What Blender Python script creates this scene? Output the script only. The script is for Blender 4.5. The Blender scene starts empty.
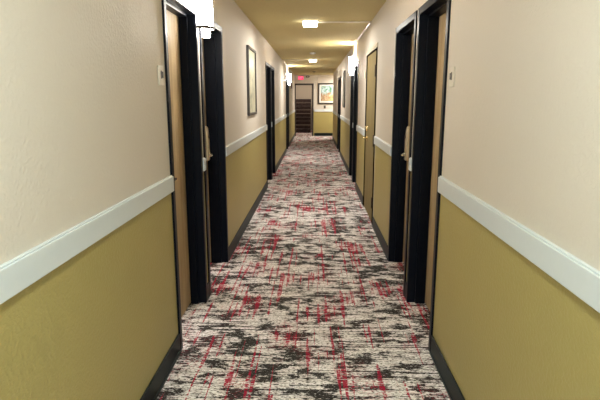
import bpy, bmesh, math, random
from mathutils import Vector, Matrix
random.seed(4)
C = bpy.context.scene.collection
PI = math.pi
# ------------------------------------------------------------------ sizes (metres; corridor runs along +y, camera over the origin)
H = 1.55
XL, XR = -0.837, 0.738          # wall faces
CE = H + 0.997                  # ceiling height
END = 21.85                     # end wall
RIGHT_END = 20.3                # right wall stops here, the passage turns off
BACK = -3.2
T = 0.22                        # wall thickness
RAIL0, RAIL1 = 1.022, 1.116
DOOR_TOP = 2.175

# ------------------------------------------------------------------ materials
def new_mat(name):
    m = bpy.data.materials.new(name); m.use_nodes = True
    nt = m.node_tree
    return m, nt, nt.nodes['Principled BSDF']
def N(nt, t, **kw):
    n = nt.nodes.new(t)
    for k, v in kw.items(): setattr(n, k, v)
    return n
def rgb(c): return (c[0], c[1], c[2], 1.0)
def setin(n, **kw):
    for k, v in kw.items(): n.inputs[k.replace('_', ' ')].default_value = v
def coords(nt, scale=(1, 1, 1), kind='Object'):
    tc = N(nt, 'ShaderNodeTexCoord'); mp = N(nt, 'ShaderNodeMapping')
    mp.inputs['Scale'].default_value = scale
    nt.links.new(tc.outputs[kind], mp.inputs['Vector'])
    return mp.outputs['Vector']
def noise(nt, vec, scale, detail=2.0, rough=0.5):
    n = N(nt, 'ShaderNodeTexNoise'); n.inputs['Scale'].default_value = scale
    n.inputs['Detail'].default_value = detail; n.inputs['Roughness'].default_value = rough
    nt.links.new(vec, n.inputs['Vector']); return n.outputs['Fac']
def ramp(nt, fac, a, b):
    r = N(nt, 'ShaderNodeMapRange'); r.inputs['From Min'].default_value = a; r.inputs['From Max'].default_value = b
    nt.links.new(fac, r.inputs['Value']); return r.outputs['Result']
def mth(nt, op, a, b=None):
    n = N(nt, 'ShaderNodeMath', operation=op)
    for i, v in enumerate((a, b)):
        if v is None: continue
        if isinstance(v, (int, float)): n.inputs[i].default_value = v
        else: nt.links.new(v, n.inputs[i])
    return n.outputs[0]
def mix(nt, fac, a, b):
    n = N(nt, 'ShaderNodeMix', data_type='RGBA')
    for i, v in ((0, fac), (6, a), (7, b)):
        if isinstance(v, (int, float)): n.inputs[i].default_value = v
        elif isinstance(v, tuple): n.inputs[i].default_value = rgb(v)
        else: nt.links.new(v, n.inputs[i])
    return n.outputs[2]
def mul2(nt, a, b): return mth(nt, 'MULTIPLY', a, b)
def bump(nt, b, fac, strength, dist=0.002):
    n = N(nt, 'ShaderNodeBump'); n.inputs['Strength'].default_value = strength; n.inputs['Distance'].default_value = dist
    nt.links.new(fac, n.inputs['Height']); nt.links.new(n.outputs['Normal'], b.inputs['Normal'])
def plain(name, c, rough=0.5, metal=0.0, vary=0.06, scale=30, spec=0.5):
    m, nt, b = new_mat(name)
    f = noise(nt, coords(nt), scale, 3)
    col = mix(nt, f, tuple(x * (1 - vary) for x in c), tuple(min(1, x * (1 + vary)) for x in c))
    nt.links.new(col, b.inputs['Base Color'])
    b.inputs['Roughness'].default_value = rough; b.inputs['Metallic'].default_value = metal
    b.inputs['Specular IOR Level'].default_value = spec
    return m
def glow(name, c, strength):
    m = bpy.data.materials.new(name); m.use_nodes = True; nt = m.node_tree
    nt.nodes.clear()
    e = N(nt, 'ShaderNodeEmission'); e.inputs['Color'].default_value = rgb(c); e.inputs['Strength'].default_value = strength
    o = N(nt, 'ShaderNodeOutputMaterial'); nt.links.new(e.outputs[0], o.inputs['Surface'])
    return m

UPPER = (0.665, 0.605, 0.535); LOWER = (0.42, 0.35, 0.130)
def wall_mat(name, split=True):
    m, nt, b = new_mat(name)
    v = coords(nt)
    big = noise(nt, v, 1.7, 3)
    up = mix(nt, big, tuple(x * 0.97 for x in UPPER), tuple(x * 1.03 for x in UPPER))
    if split:
        lo = mix(nt, big, tuple(x * 0.94 for x in LOWER), tuple(x * 1.06 for x in LOWER))
        sp = N(nt, 'ShaderNodeSeparateXYZ'); nt.links.new(v, sp.inputs[0])
        k = mth(nt, 'GREATER_THAN', sp.outputs[2], RAIL0 + 0.03)
        nt.links.new(mix(nt, k, lo, up), b.inputs['Base Color'])
        r = mth(nt, 'ADD', mth(nt, 'MULTIPLY', k, 0.18), 0.42)
        nt.links.new(r, b.inputs['Roughness'])
    else:
        nt.links.new(up, b.inputs['Base Color']); b.inputs['Roughness'].default_value = 0.6
    b.inputs['Specular IOR Level'].default_value = 0.35
    h = mth(nt, 'ADD', ramp(nt, noise(nt, v, 75, 2, 0.5), 0.42, 0.62), mth(nt, 'MULTIPLY', noise(nt, v, 240, 2), 0.25))
    bump(nt, b, h, 0.42, 0.0018)
    return m
def ceiling_mat():
    m, nt, b = new_mat('popcorn ceiling')
    v = coords(nt)
    c = mix(nt, noise(nt, v, 60, 3), (0.52, 0.43, 0.21), (0.68, 0.57, 0.29))
    nt.links.new(c, b.inputs['Base Color']); b.inputs['Roughness'].default_value = 0.85
    b.inputs['Specular IOR Level'].default_value = 0.2
    bump(nt, b, ramp(nt, noise(nt, v, 110, 3, 0.6), 0.35, 0.7), 0.7, 0.004)
    return m
def carpet_mat():
    m, nt, b = new_mat('abstract streaked carpet')
    # weave grid: the tufts run in short rows across the corridor
    def nz(sx, sy, det, ro): return noise(nt, coords(nt, (sx, sy, 1)), 1.0, det, ro)
    def sub(a, b): return mth(nt, 'SUBTRACT', a, b)
    def mul(a, b): return mth(nt, 'MULTIPLY', a, b)
    def add(a, b): return mth(nt, 'ADD', a, b)
    fine = nz(48, 130, 3, 0.65)
    rows = nz(9, 70, 4, 0.65)
    lines = nz(2.2, 40, 4, 0.7)
    blot = nz(5.5, 10.0, 6, 0.68)
    area = nz(1.1, 1.3, 2, 0.5)
    base = mix(nt, ramp(nt, rows, 0.36, 0.56), (0.64, 0.58, 0.58), (0.99, 0.96, 0.98))
    base = mix(nt, mul(ramp(nt, fine, 0.555, 0.585), 0.92), base, (0.075, 0.04, 0.042))
    k = add(add(blot, mul(sub(area, 0.5), 0.25)), mul(sub(rows, 0.5), 0.45))
    bl = mul(ramp(nt, k, 0.512, 0.53), ramp(nt, fine, 0.32, 0.40))
    ln = ramp(nt, add(add(lines, mul(sub(fine, 0.5), 0.45)), mul(sub(blot, 0.5), 0.25)), 0.54, 0.56)
    dark = mth(nt, 'MAXIMUM', bl, ln)
    col = mix(nt, mul(dark, 0.96), base, mix(nt, ramp(nt, area, 0.4, 0.6), (0.018, 0.009, 0.010), (0.010, 0.011, 0.010)))
    # crimson dashes running along the corridor
    stripe = nz(38, 0.9, 2, 0.5)
    patch = nz(3.0, 2.2, 3, 0.55)
    rd = ramp(nt, add(stripe, mul(sub(patch, 0.5), 0.60)), 0.598, 0.615)
    rd = mul(rd, ramp(nt, nz(26, 100, 2, 0.5), 0.44, 0.48))
    haze = mul(ramp(nt, patch, 0.5, 0.66), mul(ramp(nt, nz(45, 110, 2, 0.5), 0.54, 0.57), 0.7))
    col = mix(nt, mul(mth(nt, 'MAXIMUM', rd, haze), 0.95), col, (0.42, 0.012, 0.05))
    nt.links.new(col, b.inputs['Base Color']); b.inputs['Roughness'].default_value = 0.95
    b.inputs['Specular IOR Level'].default_value = 0.1
    bump(nt, b, noise(nt, coords(nt, (300, 300, 1)), 1.0, 2), 0.12, 0.003)
    return m
def wood_mat(name, a, c, rough=0.4):
    m, nt, b = new_mat(name)
    f = noise(nt, coords(nt, (16, 16, 1.1)), 1.6, 5, 0.6)
    nt.links.new(mix(nt, ramp(nt, f, 0.3, 0.7), a, c), b.inputs['Base Color']); b.inputs['Roughness'].default_value = rough; b.inputs['Specular IOR Level'].default_value = 0.18
    bump(nt, b, f, 0.05, 0.001)
    return m
def art_mat(name, cols, scale, stretch=(1, 1, 1), detail=4, rough=0.3):
    m, nt, b = new_mat(name)
    f = noise(nt, coords(nt, stretch), scale, detail, 0.6)
    cr = N(nt, 'ShaderNodeValToRGB'); nt.links.new(f, cr.inputs['Fac'])
    els = cr.color_ramp.elements
    for i, c in enumerate(cols):
        p = 0.3 + 0.4 * i / (len(cols) - 1)
        e = els[i] if i < 2 else els.new(p)
        e.position = p; e.color = rgb(c)
    nt.links.new(cr.outputs['Color'], b.inputs['Base Color']); b.inputs['Roughness'].default_value = rough
    return m
def end_art_mat():
    m, nt, b = new_mat('landscape print')
    v = coords(nt); sp = N(nt, 'ShaderNodeSeparateXYZ'); nt.links.new(v, sp.inputs[0])
    f = noise(nt, v, 7, 3, 0.6); g = noise(nt, v, 16, 3, 0.6)
    top = mix(nt, ramp(nt, f, 0.40, 0.60), (0.07, 0.22, 0.12), (0.50, 0.62, 0.66))
    bot = mix(nt, ramp(nt, g, 0.38, 0.62), (0.34, 0.16, 0.08), (0.55, 0.42, 0.24))
    yel = mix(nt, mul2(nt, ramp(nt, sp.outputs[0], -0.02, 0.25), ramp(nt, g, 0.40, 0.55)), bot, (0.85, 0.66, 0.25))
    hgt = mth(nt, 'ADD', sp.outputs[2], mth(nt, 'MULTIPLY', mth(nt, 'SUBTRACT', g, 0.5), 0.7))
    nt.links.new(mix(nt, ramp(nt, hgt, 0.38, 0.50), yel, top), b.inputs['Base Color']); b.inputs['Roughness'].default_value = 0.25
    return m

M = {}
M['wall'] = wall_mat('two tone painted wall')
M['upper'] = wall_mat('cream painted plaster', False)
M['ceiling'] = ceiling_mat()
M['carpet'] = carpet_mat()
M['rail'] = plain('white painted wood', (0.67, 0.72, 0.75), 0.35, vary=0.02)
M['black'] = plain('black gloss paint', (0.004, 0.005, 0.009), 0.34, vary=0.2, spec=0.09)
M['base'] = plain('black vinyl base', (0.004, 0.010, 0.011), 0.42, vary=0.2, spec=0.16)
M['door'] = wood_mat('tan door laminate', (0.34, 0.245, 0.135), (0.48, 0.365, 0.22), 0.55)
M['olive_door'] = wood_mat('olive tan door', (0.17, 0.130, 0.055), (0.25, 0.19, 0.085), 0.8)
M['cream'] = plain('cream gloss paint', (0.66, 0.58, 0.46), 0.35, vary=0.03)
M['nickel'] = plain('brushed nickel', (0.66, 0.57, 0.42), 0.38, 0.65, 0.06)
M['chrome'] = plain('polished chrome', (0.85, 0.82, 0.75), 0.12, 1.0, 0.02)
M['brass'] = plain('worn brass', (0.75, 0.58, 0.28), 0.25, 1.0, 0.08)
M['darkmetal'] = plain('dark bronze metal', (0.06, 0.045, 0.035), 0.35, 0.8, 0.1)
M['seam'] = plain('dark door gap', (0.008, 0.006, 0.005), 1.0, spec=0.0)
M['white_plastic'] = plain('white plastic', (0.78, 0.76, 0.72), 0.4, vary=0.02)
M['sign_plate'] = plain('pale sign plate', (0.66, 0.60, 0.50), 0.3, vary=0.03)
M['sign_mark'] = plain('dark sign symbol', (0.05, 0.04, 0.035), 0.4)
M['frame_dark'] = plain('dark brown frame', (0.030, 0.018, 0.012), 0.35, vary=0.2)
M['silver_frame'] = plain('bronze moulding', (0.16, 0.13, 0.08), 0.35, 0.5)
M['mat_board'] = plain('white mat board', (0.80, 0.78, 0.74), 0.7, vary=0.01)
M['art_a'] = art_mat('pale green abstract print', [(0.12, 0.12, 0.09), (0.42, 0.40, 0.28), (0.55, 0.53, 0.38), (0.63, 0.62, 0.50)], 2.6, (1, 1.6, 2.2))
M['art_c'] = end_art_mat()
M['stair'] = art_mat('dark flecked stair carpet', [(0.008, 0.006, 0.006), (0.030, 0.018, 0.020), (0.045, 0.028, 0.030), (0.16, 0.11, 0.10)], 9, (1, 3, 6), 4, 0.95)
M['nosing'] = plain('pale brown nosing', (0.20, 0.145, 0.12), 0.5)
M['red_box'] = plain('dark red plastic', (0.12, 0.018, 0.015), 0.35)
M['shade'] = glow('lit sconce glass', (1.0, 0.94, 0.84), 60.0)
M['bulb'] = glow('lit lower sconce glass', (1.0, 0.94, 0.84), 30.0)
M['daylight'] = glow('daylit window pane', (0.84, 1.0, 0.97), 2.0)
M['lamp_glow'] = glow('lit ceiling diffuser', (1.0, 0.96, 0.86), 9.0)
M['exit_face'] = glow('lit red exit face', (1.0, 0.02, 0.10), 1.1)
M['exit_letter'] = glow('lit exit letters', (1.0, 0.30, 0.38), 1.0)

# ------------------------------------------------------------------ mesh helpers
def bx(bm, x0, x1, y0, y1, z0, z1):
    x0, x1 = min(x0, x1), max(x0, x1); y0, y1 = min(y0, y1), max(y0, y1); z0, z1 = min(z0, z1), max(z0, z1)
    v = [bm.verts.new(p) for p in ((x0,y0,z0),(x1,y0,z0),(x1,y1,z0),(x0,y1,z0),(x0,y0,z1),(x1,y0,z1),(x1,y1,z1),(x0,y1,z1))]
    for f in ((0,3,2,1),(4,5,6,7),(0,1,5,4),(1,2,6,5),(2,3,7,6),(3,0,4,7)): bm.faces.new([v[i] for i in f])
def box(*a):
    bm = bmesh.new(); bx(bm, *a); return bm
def boxes(lst):
    bm = bmesh.new()
    for a in lst: bx(bm, *a)
    return bm
def obj(name, bm, mat, parent=None, bevel=0.0, loc=None, seg=2, smooth=False):
    """link bm as one mesh object; loc moves the origin there (geometry stays put)"""
    bmesh.ops.recalc_face_normals(bm, faces=bm.faces)
    if loc is not None: bmesh.ops.translate(bm, verts=bm.verts, vec=-Vector(loc))
    me = bpy.data.meshes.new(name); bm.to_mesh(me); bm.free()
    me.materials.append(M[mat] if isinstance(mat, str) else mat)
    if smooth:
        for p in me.polygons: p.use_smooth = True
    o = bpy.data.objects.new(name, me); C.objects.link(o)
    if loc is not None: o.location = loc
    if parent is not None: o.parent = parent
    if bevel:
        b = o.modifiers.new('edge', 'BEVEL'); b.width = bevel; b.segments = seg; b.limit_method = 'ANGLE'
        b.harden_normals = False
    return o
def struct(name, bm, mat, bevel=0.0, label=None, cat=None):
    o = obj(name, bm, mat, None, bevel); o['kind'] = 'structure'
    if label: o['label'] = label
    if cat: o['category'] = cat
    return o
def empty(name, loc, label, cat, group=None, kind=None):
    o = bpy.data.objects.new(name, None); C.objects.link(o); o.location = loc; o.empty_display_size = 0.1
    o['label'] = label; o['category'] = cat
    if group: o['group'] = group
    if kind: o['kind'] = kind
    return o
def tag(o, label, cat, group=None):
    o['label'] = label; o['category'] = cat
    if group: o['group'] = group
    return o
def cyl(bm, p0, p1, r0, r1=None, n=20, caps=True):
    r1 = r0 if r1 is None else r1
    p0, p1 = Vector(p0), Vector(p1); d = p1 - p0
    m = Matrix.Translation((p0 + p1) / 2) @ d.to_track_quat('Z', 'Y').to_matrix().to_4x4()
    bmesh.ops.create_cone(bm, cap_ends=caps, segments=n, radius1=r0, radius2=r1, depth=d.length, matrix=m)
def half_shell(bm, r0, r1, z0, z1, n=18, sx=1.0):
    """half ring (r0..r1) bulging towards +x, flat side on x=0, centred on y=0; r0=0 gives a solid half disc"""
    ring = []
    for i in range(n + 1):
        a = -PI / 2 + PI * i / n
        c, s = math.cos(a), math.sin(a)
        ring.append([bm.verts.new((sx * r * c, r * s, z)) for r, z in ((r1, z0), (r1, z1), (r0, z1), (r0, z0))] if r0 > 0 else
                    [bm.verts.new((sx * r1 * c, r1 * s, z0)), bm.verts.new((sx * r1 * c, r1 * s, z1))])
    if r0 > 0:
        for a, b in zip(ring, ring[1:]):
            for k in range(4): bm.faces.new((a[k], b[k], b[(k+1) % 4], a[(k+1) % 4]))
        bm.faces.new(ring[0]); bm.faces.new(ring[-1])
    else:
        for a, b in zip(ring, ring[1:]): bm.faces.new((a[0], b[0], b[1], a[1]))
        bm.faces.new([q[0] for q in ring]); bm.faces.new([q[1] for q in ring])
        bm.faces.new((ring[0][0], ring[0][1], ring[-1][1], ring[-1][0]))

# ------------------------------------------------------------------ openings
LEFT = [(2.895, 3.717), (3.795, 4.705), (8.88, 9.83), (9.905, 10.72), (15.15, 15.93), (16.0, 16.78)]
RIGHT = [(2.917, 3.768), (3.845, 4.775), (6.13, 7.43), (8.75, 9.55), (9.63, 10.45), (14.35, 15.15), (15.23, 16.03)]
def wall_boxes(x, s, spans, y0, y1):
    """s = -1 left wall (solid lies at x-T), +1 right wall"""
    out = []; y = y0
    for a, b in spans:
        out.append((x, x + s * T, y, a, 0, CE)); out.append((x, x + s * T, a, b, DOOR_TOP, CE)); y = b
    out.append((x, x + s * T, y, y1, 0, CE))
    return [o for o in out if abs(o[3] - o[2]) > 1e-4]
struct('wall_left', boxes(wall_boxes(XL, -1, LEFT, BACK, END)), 'wall')
struct('wall_right', boxes(wall_boxes(XR, 1, RIGHT, BACK, RIGHT_END)), 'wall')
WX0, WX1, WZ0, WZ1 = -0.6, 0.5, 0.75, 2.05     # daylight window at the near end of the corridor
struct('wall_back', boxes([(XL - T, WX0, BACK - T, BACK, 0, CE), (WX1, XR + T, BACK - T, BACK, 0, CE), (WX0, WX1, BACK - T, BACK, 0, WZ0), (WX0, WX1, BACK - T, BACK, WZ1, CE)]), 'wall')
wf = struct('window_1', boxes([(WX0, WX0 + 0.05, BACK - 0.12, BACK - 0.05, WZ0, WZ1), (WX1 - 0.05, WX1, BACK - 0.12, BACK - 0.05, WZ0, WZ1), (WX0, WX1, BACK - 0.12, BACK - 0.05, WZ0, WZ0 + 0.05), (WX0, WX1, BACK - 0.12, BACK - 0.05, WZ1 - 0.05, WZ1)]), 'rail', 0.004)
obj('pane', box(WX0 + 0.05, WX1 - 0.05, BACK - 0.10, BACK - 0.09, WZ0 + 0.05, WZ1 - 0.05), 'daylight', wf)
li = bpy.data.lights.new('window_daylight', 'AREA'); li.shape = 'RECTANGLE'; li.size = WX1 - WX0 - 0.12; li.size_y = WZ1 - WZ0 - 0.12; li.energy = 72; li.color = (0.82, 0.97, 1.0)
lo = bpy.data.objects.new('window_light', li); C.objects.link(lo); lo.location = ((WX0 + WX1) / 2, BACK - 0.06, (WZ0 + WZ1) / 2); lo.rotation_euler = (-PI / 2, 0, PI)
# end wall with the stair doorway at its left
OX0, OX1, OTOP = -0.835, -0.055, 2.175
struct('wall_end', boxes([(XL - T, OX0, END, END + 0.16, 0, CE), (OX0, OX1, END, END + 0.16, OTOP, CE), (OX1, 2.2, END, END + 0.16, 0, CE)]), 'wall')
struct('wall_alcove', box(2.0, 2.2, RIGHT_END, END, 0, CE), 'wall')
struct('wall_return', box(XR + T, 2.2, RIGHT_END - T, RIGHT_END, 0, CE), 'wall')
SX0, SX1, SY1 = -1.05, 0.35, 27.9
struct('wall_stairwell_left', box(SX0 - 0.1, SX0, END + 0.16, SY1, 0, 4.2), 'upper')
struct('wall_stairwell_right', box(SX1, SX1 + 0.1, END + 0.16, SY1, 0, 4.2), 'upper')
struct('wall_stairwell_back', box(SX0 - 0.1, SX1 + 0.1, SY1, SY1 + 0.1, 0, 4.2), 'upper')
struct('wall_stairwell_front', box(SX0 - 0.1, SX1 + 0.1, END, END + 0.16, CE + 0.1, 4.2), 'upper')
struct('ceiling_stairwell', box(SX0 - 0.1, SX1 + 0.1, END, SY1 + 0.1, 4.2, 4.3), 'ceiling')
struct('floor', box(XL - T, 2.2, BACK - T, SY1 + 0.1, -0.1, 0), 'carpet')
struct('ceiling', box(XL - T, 2.2, BACK - T, END + 0.16, CE, CE + 0.1), 'ceiling')

def gaps(spans, y0, y1):
    out = []; y = y0
    for a, b in spans:
        out.append((y, a)); y = b
    out.append((y, y1)); return out
# chair rail: flat board with a rounded cap and base boards, one piece per stretch of wall
nr = 0
for side, x, s, spans, y1 in (('left', XL, 1, LEFT, END - 0.001), ('right', XR, -1, RIGHT, RIGHT_END)):
    for a, b in gaps(spans, BACK, y1):
        nr += 1
        e = 0.0 if b - a < 0.3 else 0.002
        bm = boxes([(x, x + s * 0.020, a + e, b - e, RAIL0, RAIL1 - 0.006), (x, x + s * 0.013, a + e, b - e, RAIL1 - 0.006, RAIL1)])
        struct('trim_%d' % nr, bm, 'rail', 0.0025)
        if b - a > 0.3:
            struct('baseboard_' + side, boxes([(x, x + s * 0.010, a + e, b - e, 0.0, 0.125), (x, x + s * 0.016, a + e, b - e, 0.0, 0.018)]), 'base', 0.003)
        else:
            struct('baseboard_' + side, box(x, x + s * 0.010, a, b, 0.0, 0.125), 'base')
nr += 1
struct('trim_%d' % nr, box(OX1 + 0.055, 2.0, END - 0.02, END, RAIL0, RAIL1), 'rail', 0.003)
struct('baseboard_end', box(OX1 + 0.055, 2.0, END - 0.012, END, 0, 0.125), 'base', 0.003)
struct('baseboard_return', box(XR, 2.0, RIGHT_END, RIGHT_END + 0.012, 0, 0.125), 'base', 0.003)

# ------------------------------------------------------------------ guest room doors
FW = 0.05
def lock_parts(parent, x, s, y, dirn):
    """electronic lock on the door face x (corridor is towards -s); dirn = way the lever points along y"""
    n = -s
    bm = bmesh.new()
    # tapered body with rounded head
    prof = [(-0.155, 0.034, 0.030), (-0.145, 0.037, 0.036), (0.03, 0.037, 0.036), (0.10, 0.034, 0.032), (0.135, 0.028, 0.028), (0.155, 0.018, 0.018)]
    rings = []
    zc = 1.155
    for dz, hw, dep in prof:
        rings.append([bm.verts.new((x + n * d, y + w, zc + dz)) for w, d in ((-hw, 0), (-hw, dep * 0.75), (-hw * 0.6, dep), (hw * 0.6, dep), (hw, dep * 0.75), (hw, 0))])
    for a, b in zip(rings, rings[1:]):
        for k in range(6): bm.faces.new((a[k], a[(k+1) % 6], b[(k+1) % 6], b[k]))
    bm.faces.new(rings[0]); bm.faces.new(rings[-1])
    lk = obj('lock', bm, 'nickel', parent, 0.003)
    bm = bmesh.new()
    zl = 1.055
    cyl(bm, (x + n * 0.034, y, zl), (x + n * 0.045, y, zl), 0.026, 0.024)
    cyl(bm, (x + n * 0.040, y, zl), (x + n * 0.070, y, zl), 0.011)
    cyl(bm, (x + n * 0.066, y, zl), (x + n * 0.072, y + dirn * 0.115, zl), 0.0105, 0.008)
    lv = obj('lever', bm, 'chrome', lk, 0.0, smooth=True)
    bm = box(x + n * 0.0345, x + n * 0.040, y - 0.016, y + 0.016, zc + 0.045, zc + 0.075)
    obj('card_reader', bm, 'darkmetal', lk, 0.002)
    return lk
def guest_door(k, side, span, lock_far, label, REC=0.12):
    a, b = span
    x, s = (XL, -1) if side == 'L' else (XR, 1)
    t = empty('door_%d' % k, (x, (a + b) / 2, 0), label, 'door', 'guest room doors', 'structure')
    L = []
    f0, f1 = x - s * 0.012, x + s * 0.21
    # frame: faces wrapped over the wall edge, jambs, and the raised stop inside
    L += [(f0, f1, a, a + FW, 0, DOOR_TOP), (f0, f1, b - FW, b, 0, DOOR_TOP), (f0, f1, a + FW, b - FW, DOOR_TOP - FW, DOOR_TOP)]
    q0, q1 = x + s * 0.048, x + s * (REC - 0.002)
    fr = boxes(L)
    o = obj('door_frame', fr, 'black', None, 0.004); o.parent = t; o.matrix_parent_inverse = Matrix.Translation(-t.location)
    st = boxes([(q0, q1, a + FW, a + FW + 0.017, 0, DOOR_TOP - FW - 0.017), (q0, q1, b - FW - 0.017, b - FW, 0, DOOR_TOP - FW - 0.017),
                (q0, q1, a + FW, b - FW, DOOR_TOP - FW - 0.017, DOOR_TOP - FW)])
    o2 = obj('door_stop', st, 'black', o, 0.003)
    pn = obj('door_panel', box(x + s * REC, x + s * (REC + 0.045), a + FW + 0.003, b - FW - 0.003, 0.008, DOOR_TOP - FW - 0.003), 'door', None, 0.002)
    pn.parent = t; pn.matrix_parent_inverse = Matrix.Translation(-t.location)
    yl = b - FW - 0.085 if lock_far else a + FW + 0.085
    lk = lock_parts(None, x + s * REC, s, yl, -1 if lock_far else 1)
    lk.parent = t; lk.matrix_parent_inverse = Matrix.Translation(-t.location)
    bm = bmesh.new(); ym = (a + b) / 2
    cyl(bm, (x + s * REC, ym, 1.42), (x + s * (REC - 0.006), ym, 1.42), 0.012, 0.009)
    vw = obj('door_viewer', bm, 'chrome', None, 0.0, smooth=True); vw.parent = t; vw.matrix_parent_inverse = Matrix.Translation(-t.location)
    return t
k = 0
names_L = ['recessed tan door in a black frame nearest the camera on the left wall',
           'recessed door in a black frame on the left, just past the nearest wall lamp',
           'black framed door on the left wall just past the framed print',
           'second black framed door past the framed print on the left wall',
           'black framed door on the left before the farthest wall lamp',
           'last black framed door on the left wall, past the farthest wall lamp']
for i, sp in enumerate(LEFT):
    k += 1; guest_door(k, 'L', sp, i % 2 == 1, names_L[i], 0.15 if i % 2 else 0.11)
names_R = {0: 'recessed tan door in a black frame nearest the camera on the right wall',
           1: 'black framed door with a tall metal lock, second along the right wall',
           3: 'black framed door on the right before the bright wall lamp',
           4: 'black framed door on the right just past the bright wall lamp',
           5: 'black framed door on the right just past the narrow hanging print',
           6: 'last black framed door on the right wall, before the passage turns'}
far = {0: False, 1: True, 3: False, 4: True, 5: False, 6: True}
for i, sp in enumerate(RIGHT):
    if i == 2: continue
    k += 1; guest_door(k, 'R', sp, far[i], names_R[i], 0.125)

# ------------------------------------------------------------------ flush service door on the right
def service_door(k):
    a, b = RIGHT[2]; x = XR
    t = empty('door_%d' % k, (x, (a + b) / 2, 0), 'flush olive tan door in a thin cream casing with brass lever and hinges', 'door', None, 'structure')
    inv = Matrix.Translation(-t.location)
    def put(o):
        o.parent = t; o.matrix_parent_inverse = inv; return o
    f0, f1 = x - 0.002, x + 0.12
    w = 0.03
    put(obj('door_frame', boxes([(f0, f1, a, a + w, 0, DOOR_TOP - w), (f0, f1, b - w, b, 0, DOOR_TOP - w), (x - 0.014, f1, a, b, DOOR_TOP - w, DOOR_TOP + 0.02)]), 'cream', None, 0.001))
    g = 0.10
    put(obj('door_edge', boxes([(x - 0.006, x + 0.10, a + w, a + w + g, 0, DOOR_TOP - w), (x - 0.006, x + 0.10, b - w - g, b - w, 0, DOOR_TOP - w), (x - 0.004, x + 0.10, a + w + g, b - w - g, DOOR_TOP - w - 0.02, DOOR_TOP - w)]), 'seam'))
    p0 = x - 0.001
    put(obj('door_panel', box(p0, x + 0.043, a + w + g, b - w - g, 0.008, DOOR_TOP - w - 0.02), 'olive_door', None, 0.002))
    ys = b - 0.36
    bm = bmesh.new()
    cyl(bm, (p0, ys, 1.02), (p0 - 0.012, ys, 1.02), 0.034, 0.030); cyl(bm, (p0 - 0.01, ys, 1.02), (p0 - 0.055, ys, 1.02), 0.012)
    cyl(bm, (p0 - 0.052, ys + 0.008, 1.02), (p0 - 0.056, ys - 0.12, 1.02), 0.011, 0.009)
    put(obj('lever', bm, 'brass', None, smooth=True))
    bm = bmesh.new(); cyl(bm, (p0, ys, 1.15), (p0 - 0.022, ys, 1.15), 0.033, 0.028); bx(bm, p0 - 0.03, p0 - 0.02, ys - 0.006, ys + 0.006, 1.135, 1.165)
    put(obj('deadbolt', bm, 'brass', None, 0.001))
    for z in (0.28, 1.05, 1.88):
        bm = bmesh.new(); yh = a + w + g * 0.5
        cyl(bm, (x - 0.010, yh, z - 0.07), (x - 0.010, yh, z + 0.07), 0.015, n=14)
        bx(bm, x - 0.006, x + 0.003, yh - 0.045, yh + 0.075, z - 0.06, z + 0.06)
        h = put(obj('hinge', bm, 'darkmetal'))
    bm = box(x - 0.032, x - 0.0145, b - 0.10, b - 0.002, 1.83, 1.94)
    put(obj('latch_plate', bm, 'nickel', None, 0.003))
k += 1; service_door(k)

# ------------------------------------------------------------------ end doorway and the stairs behind it
k += 1
t = empty('door_%d' % k, ((OX0 + OX1) / 2, END, 0), 'open dark framed doorway at the far end, stairs behind it', 'doorway', None, 'structure')
o = obj('door_frame', boxes([(OX0, OX0 + 0.045, END - 0.02, END + 0.18, 0, OTOP), (OX1 - 0.055, OX1 + 0.02, END - 0.02, END + 0.18, 0, OTOP + 0.02), (OX0, OX1 + 0.02, END - 0.02, END + 0.18, OTOP - 0.05, OTOP + 0.02)]), 'frame_dark', None, 0.004)
o.parent = t; o.matrix_parent_inverse = Matrix.Translation(-t.location)
st = empty('staircase', (-0.5, 23.93, 0), 'dark carpeted stairs seen through the doorway at the far end', 'stairs')
for i in range(9):
    y0 = 23.95 + i * 0.27; z1 = (i + 1) * 0.172
    s_ = obj('step', box(SX0 + 0.002, -0.17, y0, y0 + (0.27 if i < 8 else 1.4), z1 - 0.172, z1 - 0.012), 'stair', None, 0.006)
    s_.parent = st; s_.matrix_parent_inverse = Matrix.Translation(-st.location)
    nz = obj('nosing', box(SX0 + 0.002, -0.17, y0 - 0.018, y0 + 0.05, z1 - 0.02, z1), 'nosing' if i in (1, 4, 5, 7) else 'stair', s_, 0.004)

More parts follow.
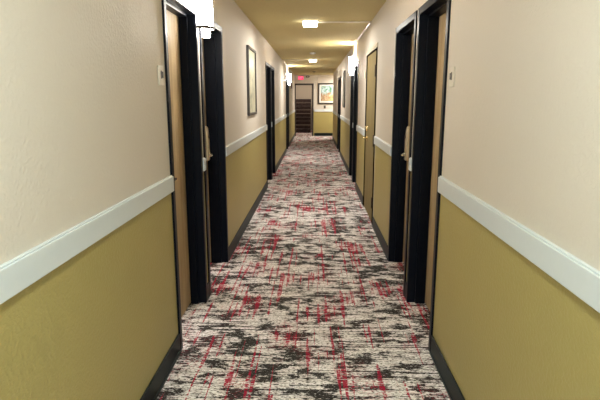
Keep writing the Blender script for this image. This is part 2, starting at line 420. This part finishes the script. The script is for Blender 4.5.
# ------------------------------------------------------------------ wall sconces (half drums, open above and below)
def sconce(side, y, label):
    x, s = (XL, 1) if side == 'L' else (XR, -1)
    z0, z1, r = 2.04, 2.32, 0.095
    off = 0.016
    t = empty('wall_sconce', (x, y, z0), label, 'wall lamp', 'half round wall lamps')
    def add(name, bm, mat, bev=0.0, sm=False, par=None):
        # built around x=0 facing +x, mirrored for the right wall
        if s < 0: bmesh.ops.scale(bm, vec=(-1, 1, 1), verts=bm.verts)
        o = obj(name, bm, mat, par or t, bev, smooth=sm); return o
    bm = box(0, off, -0.06, 0.06, 0.02, 0.26); add('back_plate', bm, 'nickel', 0.003)
    bm = bmesh.new(); half_shell(bm, r - 0.005, r, 0.008, z1 - z0 - 0.006); bmesh.ops.translate(bm, verts=bm.verts, vec=(off, 0, 0))
    add('glass_shade', bm, 'shade')
    for zz in (0.0, z1 - z0 - 0.008):
        bm = bmesh.new(); half_shell(bm, r - 0.006, r + 0.010, zz - 0.006, zz + 0.014); bmesh.ops.translate(bm, verts=bm.verts, vec=(off, 0, 0))
        add('metal_band', bm, 'darkmetal')
    bm = bmesh.new(); cyl(bm, (off + 0.045, 0, -0.058), (off + 0.045, 0, 0.05), 0.030, 0.034, 20)
    add('lower_glass', bm, 'bulb', 0.004)
    for nm, zz, e in (('up', 0.20, SC_UP), ('down', 0.004, SC_DN)):
        li = bpy.data.lights.new('sconce_bulb_' + nm, 'POINT'); li.energy = e; li.color = (1.0, 0.94, 0.86); li.shadow_soft_size = 0.03
        lo = bpy.data.objects.new('sconce_bulb', li); C.objects.link(lo); lo.parent = t; lo.location = (s * (off + (0.045 if nm == 'up' else 0.086)), 0, zz + (0.0 if nm == 'up' else -0.02))
SC_UP, SC_DN = 85.0, 8.0
sconce('L', 3.756, 'brightest half round wall lamp between the two nearest left doors')
sconce('R', 9.59, 'glowing half round wall lamp on the right wall past the flush door')
sconce('L', 15.965, 'small glowing wall lamp farthest along the left wall, near the exit sign')

# ------------------------------------------------------------------ square ceiling lamps
def ceiling_lamp(x, y, label, e, group='square ceiling lamps', col=(1.0, 0.96, 0.87)):
    t = empty('ceiling_lamp', (x, y, CE), label, 'ceiling lamp', group)
    obj('canopy', box(-0.105, 0.105, -0.105, 0.105, -0.012, 0), 'white_plastic', t, 0.003)
    obj('diffuser', box(-0.092, 0.092, -0.092, 0.092, -0.062, -0.012), 'lamp_glow', t, 0.008)
    li = bpy.data.lights.new('ceiling_lamp_light', 'AREA'); li.shape = 'SQUARE'; li.size = 0.18; li.energy = e; li.color = col
    lo = bpy.data.objects.new('lamp_light', li); C.objects.link(lo); lo.parent = t; lo.location = (0, 0, -0.066)
ceiling_lamp(-0.06, 6.93, 'nearer small square lit lamp on the tan ceiling', 27)
ceiling_lamp(-0.045, 13.4, 'farther small square lit lamp on the tan ceiling', 27)
ceiling_lamp(-0.05, 0.55, 'small square ceiling lamp above the near end of the corridor', 22, None, (0.86, 1.0, 0.95))
ceiling_lamp(1.3, 21.1, 'small square ceiling lamp added out of sight to brighten the far end', 48, None)  # unseen lamp added round the corner to brighten the end wall and print

# added fill light without a fixture, brightens the stairwell walls
li = bpy.data.lights.new('stairwell_fill', 'AREA'); li.size = 0.4; li.energy = 60; li.color = (1.0, 0.88, 0.72)
lo = bpy.data.objects.new('stairwell_light', li); C.objects.link(lo); lo.location = (-0.4, 24.6, 4.1)

# ------------------------------------------------------------------ surface cable raceways
def raceway(pts, w, label):
    bm = bmesh.new()
    for p, q in zip(pts, pts[1:]):
        lo_ = [min(p[i], q[i]) - w / 2 for i in range(3)]; hi = [max(p[i], q[i]) + w / 2 for i in range(3)]
        bx(bm, lo_[0], hi[0], lo_[1], hi[1], lo_[2], hi[2])
    return tag(obj('cable_raceway', bm, 'cream', None, 0.003), label, 'cable raceway', 'surface cable raceways')
w = 0.018
raceway([(0.055, 6.95, CE - 0.0105), (XR - 0.0105, 6.95, CE - 0.0105), (XR - 0.0105, 9.59, CE - 0.0105), (XR - 0.0105, 9.59, 2.335)], w,
        'thin cable raceway from the nearer ceiling lamp along the right wall corner')
raceway([(-0.155, 13.4, CE - 0.0105), (XL + 0.0105, 13.4, CE - 0.0105), (XL + 0.0105, 15.965, CE - 0.0105), (XL + 0.0105, 15.965, 2.335)], w,
        'thin cable raceway from the farther ceiling lamp along the left wall corner')

# ------------------------------------------------------------------ framed prints
def wall_print(side, y0, y1, z0, z1, label):
    x, s = (XL, 1) if side == 'L' else (XR, -1)
    t = empty('framed_print', (x, (y0 + y1) / 2, z0), label, 'picture', 'framed prints')
    hw = (y1 - y0) / 2; h = z1 - z0; f = 0.032
    d = s * 0.03
    obj('frame', boxes([(0, d, -hw, -hw + f, 0, h), (0, d, hw - f, hw, 0, h), (0, d, -hw + f, hw - f, 0, f), (0, d, -hw + f, hw - f, h - f, h)]), 'frame_dark', t, 0.003)
    obj('print', box(s * 0.004, s * 0.012, -hw + f, hw - f, f, h - f), 'art_a', t)
    return t
wall_print('L', 6.40, 7.22, 1.345, 2.20, 'tall pale green print in a dark frame on the left wall')
wall_print('R', 12.4, 12.98, 1.345, 2.22, 'dark framed print seen edge on along the right wall')
# print on the end wall
t = empty('framed_print', (0.575, END, 1.34), 'colourful landscape print with white mat in dark frame on the end wall', 'picture', 'framed prints')
hw, h, f = 0.425, 0.87, 0.06
obj('frame', boxes([(-hw, -hw + f, -0.03, 0, 0, h), (hw - f, hw, -0.03, 0, 0, h), (-hw + f, hw - f, -0.03, 0, 0, f), (-hw + f, hw - f, -0.03, 0, h - f, h)]), 'frame_dark', t, 0.003)
obj('mat', box(-hw + f, hw - f, -0.012, -0.003, f, h - f), 'mat_board', t)
obj('print', box(-hw + 0.125, hw - 0.125, -0.016, -0.0125, 0.125, h - 0.125), 'art_c', t)

# ------------------------------------------------------------------ small wall and ceiling fittings
def room_sign(side, y, z, label):
    x, s = (XL, 1) if side == 'L' else (XR, -1)
    t = empty('room_sign', (x, y, z), label, 'sign', 'room signs beside the doors')
    obj('plate', box(0, s * 0.007, -0.045, 0.045, -0.052, 0.052), 'sign_plate', t, 0.003)
    obj('symbol', boxes([(s * 0.007, s * 0.0095, -0.010, 0.006, -0.016, 0.026), (s * 0.007, s * 0.0095, 0.012, 0.030, -0.012, 0.022), (s * 0.007, s * 0.0095, -0.010, 0.030, 0.002, 0.012)]), 'sign_mark', t, 0.001)
room_sign('L', 2.80, 1.675, 'small square room sign beside the nearest left door')
room_sign('R', 2.80, 1.665, 'small square room sign beside the nearest right door')

t = empty('exit_sign', (-0.58, END, 2.335), 'small lit red EXIT sign above the far doorway', 'sign')
obj('housing', box(-0.15, 0.125, -0.045, 0, 0, 0.165), 'white_plastic', t, 0.006)
obj('face', box(-0.105, 0.115, -0.049, -0.0455, 0.010, 0.155), 'exit_face', t, 0.001)
cu = bpy.data.curves.new('exit_text', 'FONT'); cu.body = 'EXIT'; cu.size = 0.125; cu.align_x = 'CENTER'; cu.align_y = 'CENTER'; cu.extrude = 0.001; cu.offset = 0.002
tmp = bpy.data.objects.new('tmp_text', cu); C.objects.link(tmp)
bpy.context.view_layer.update()
me = bpy.data.meshes.new_from_object(tmp.evaluated_get(bpy.context.evaluated_depsgraph_get()))
bpy.data.objects.remove(tmp); me.materials.clear(); me.materials.append(M['exit_letter'])
lt = bpy.data.objects.new('lettering', me); C.objects.link(lt); lt.parent = t; lt.location = (0.005, -0.051, 0.083); lt.rotation_euler = (PI / 2, 0, 0); lt.scale = (0.68, 1, 1)

bm = bmesh.new(); cyl(bm, (0, 0, 0), (0, -0.035, 0), 0.075, 0.06, 28); bmesh.ops.scale(bm, vec=(1.1, 1, 0.6), verts=bm.verts)
t = empty('wall_detector', (-0.285, END, 2.47), 'small brown oval fitting high on the end wall right of the exit sign', 'detector')
obj('body', bm, 'darkmetal', t, 0.004)
bm = bmesh.new(); cyl(bm, (0, -0.035, 0), (0, -0.045, 0), 0.03, 0.02, 20); obj('cap', bm, 'sign_plate', t)
t = empty('sprinkler', (-0.02, 19.2, CE), 'small dark sprinkler on the ceiling near the far end', 'sprinkler')
bm = bmesh.new(); cyl(bm, (0, 0, 0), (0, 0, -0.012), 0.07, 0.055, 24); obj('escutcheon', bm, 'darkmetal', t)
bm = bmesh.new(); cyl(bm, (0, 0, -0.01), (0, 0, -0.04), 0.012); cyl(bm, (0, 0, -0.04), (0, 0, -0.044), 0.03); obj('head', bm, 'darkmetal', t)
t = empty('smoke_detector', (-0.04, 11.5, CE), 'pale round smoke detector on the ceiling between the square lamps', 'detector')
bm = bmesh.new(); cyl(bm, (0, 0, 0), (0, 0, -0.022), 0.07, 0.064, 28); obj('base', bm, 'white_plastic', t, 0.003)
bm = bmesh.new(); cyl(bm, (0, 0, -0.022), (0, 0, -0.036), 0.05, 0.036, 28); obj('cover', bm, 'white_plastic', t, 0.003)
t = empty('wall_switch', (0.44, END, 1.22), 'small dark switch plate below the print on the end wall', 'switch')
obj('plate', box(-0.042, 0.042, -0.008, 0, -0.06, 0.06), 'frame_dark', t, 0.003)
obj('rocker', box(-0.015, 0.015, -0.012, -0.008, -0.03, 0.03), 'silver_frame', t, 0.002)
t = empty('alarm_box', (XL, 18.3, 2.03), 'small dark red wall box on the left wall beyond the last lamp', 'alarm')
obj('housing', box(0, 0.05, -0.06, 0.06, -0.12, 0.12), 'red_box', t, 0.006)
obj('lens', box(0.05, 0.065, -0.03, 0.03, 0.03, 0.08), 'white_plastic', t, 0.004)

# ------------------------------------------------------------------ world, camera
w_ = bpy.data.worlds.new('World'); bpy.context.scene.world = w_; w_.use_nodes = True
w_.node_tree.nodes['Background'].inputs[0].default_value = (0.02, 0.018, 0.015, 1); w_.node_tree.nodes['Background'].inputs[1].default_value = 1.0
cam = bpy.data.cameras.new('camera'); co = bpy.data.objects.new('camera', cam); C.objects.link(co)
F_PX, PITCH, YAW = 505.66, 0.197, -0.0279
cam.sensor_width = 36.0; cam.lens = F_PX * 36 / 600; cam.clip_start = 0.02
co.location = (0, 0, H); co.rotation_euler = (PI / 2 - PITCH, 0, -YAW)
bpy.context.scene.camera = co
vs = bpy.context.scene.view_settings
vs.view_transform = 'Standard'; vs.look = 'None'; vs.exposure = 0.42; vs.gamma = 1.0; vs.use_curve_mapping = False
bpy.context.scene.cycles.max_bounces = 10; bpy.context.scene.cycles.diffuse_bounces = 6
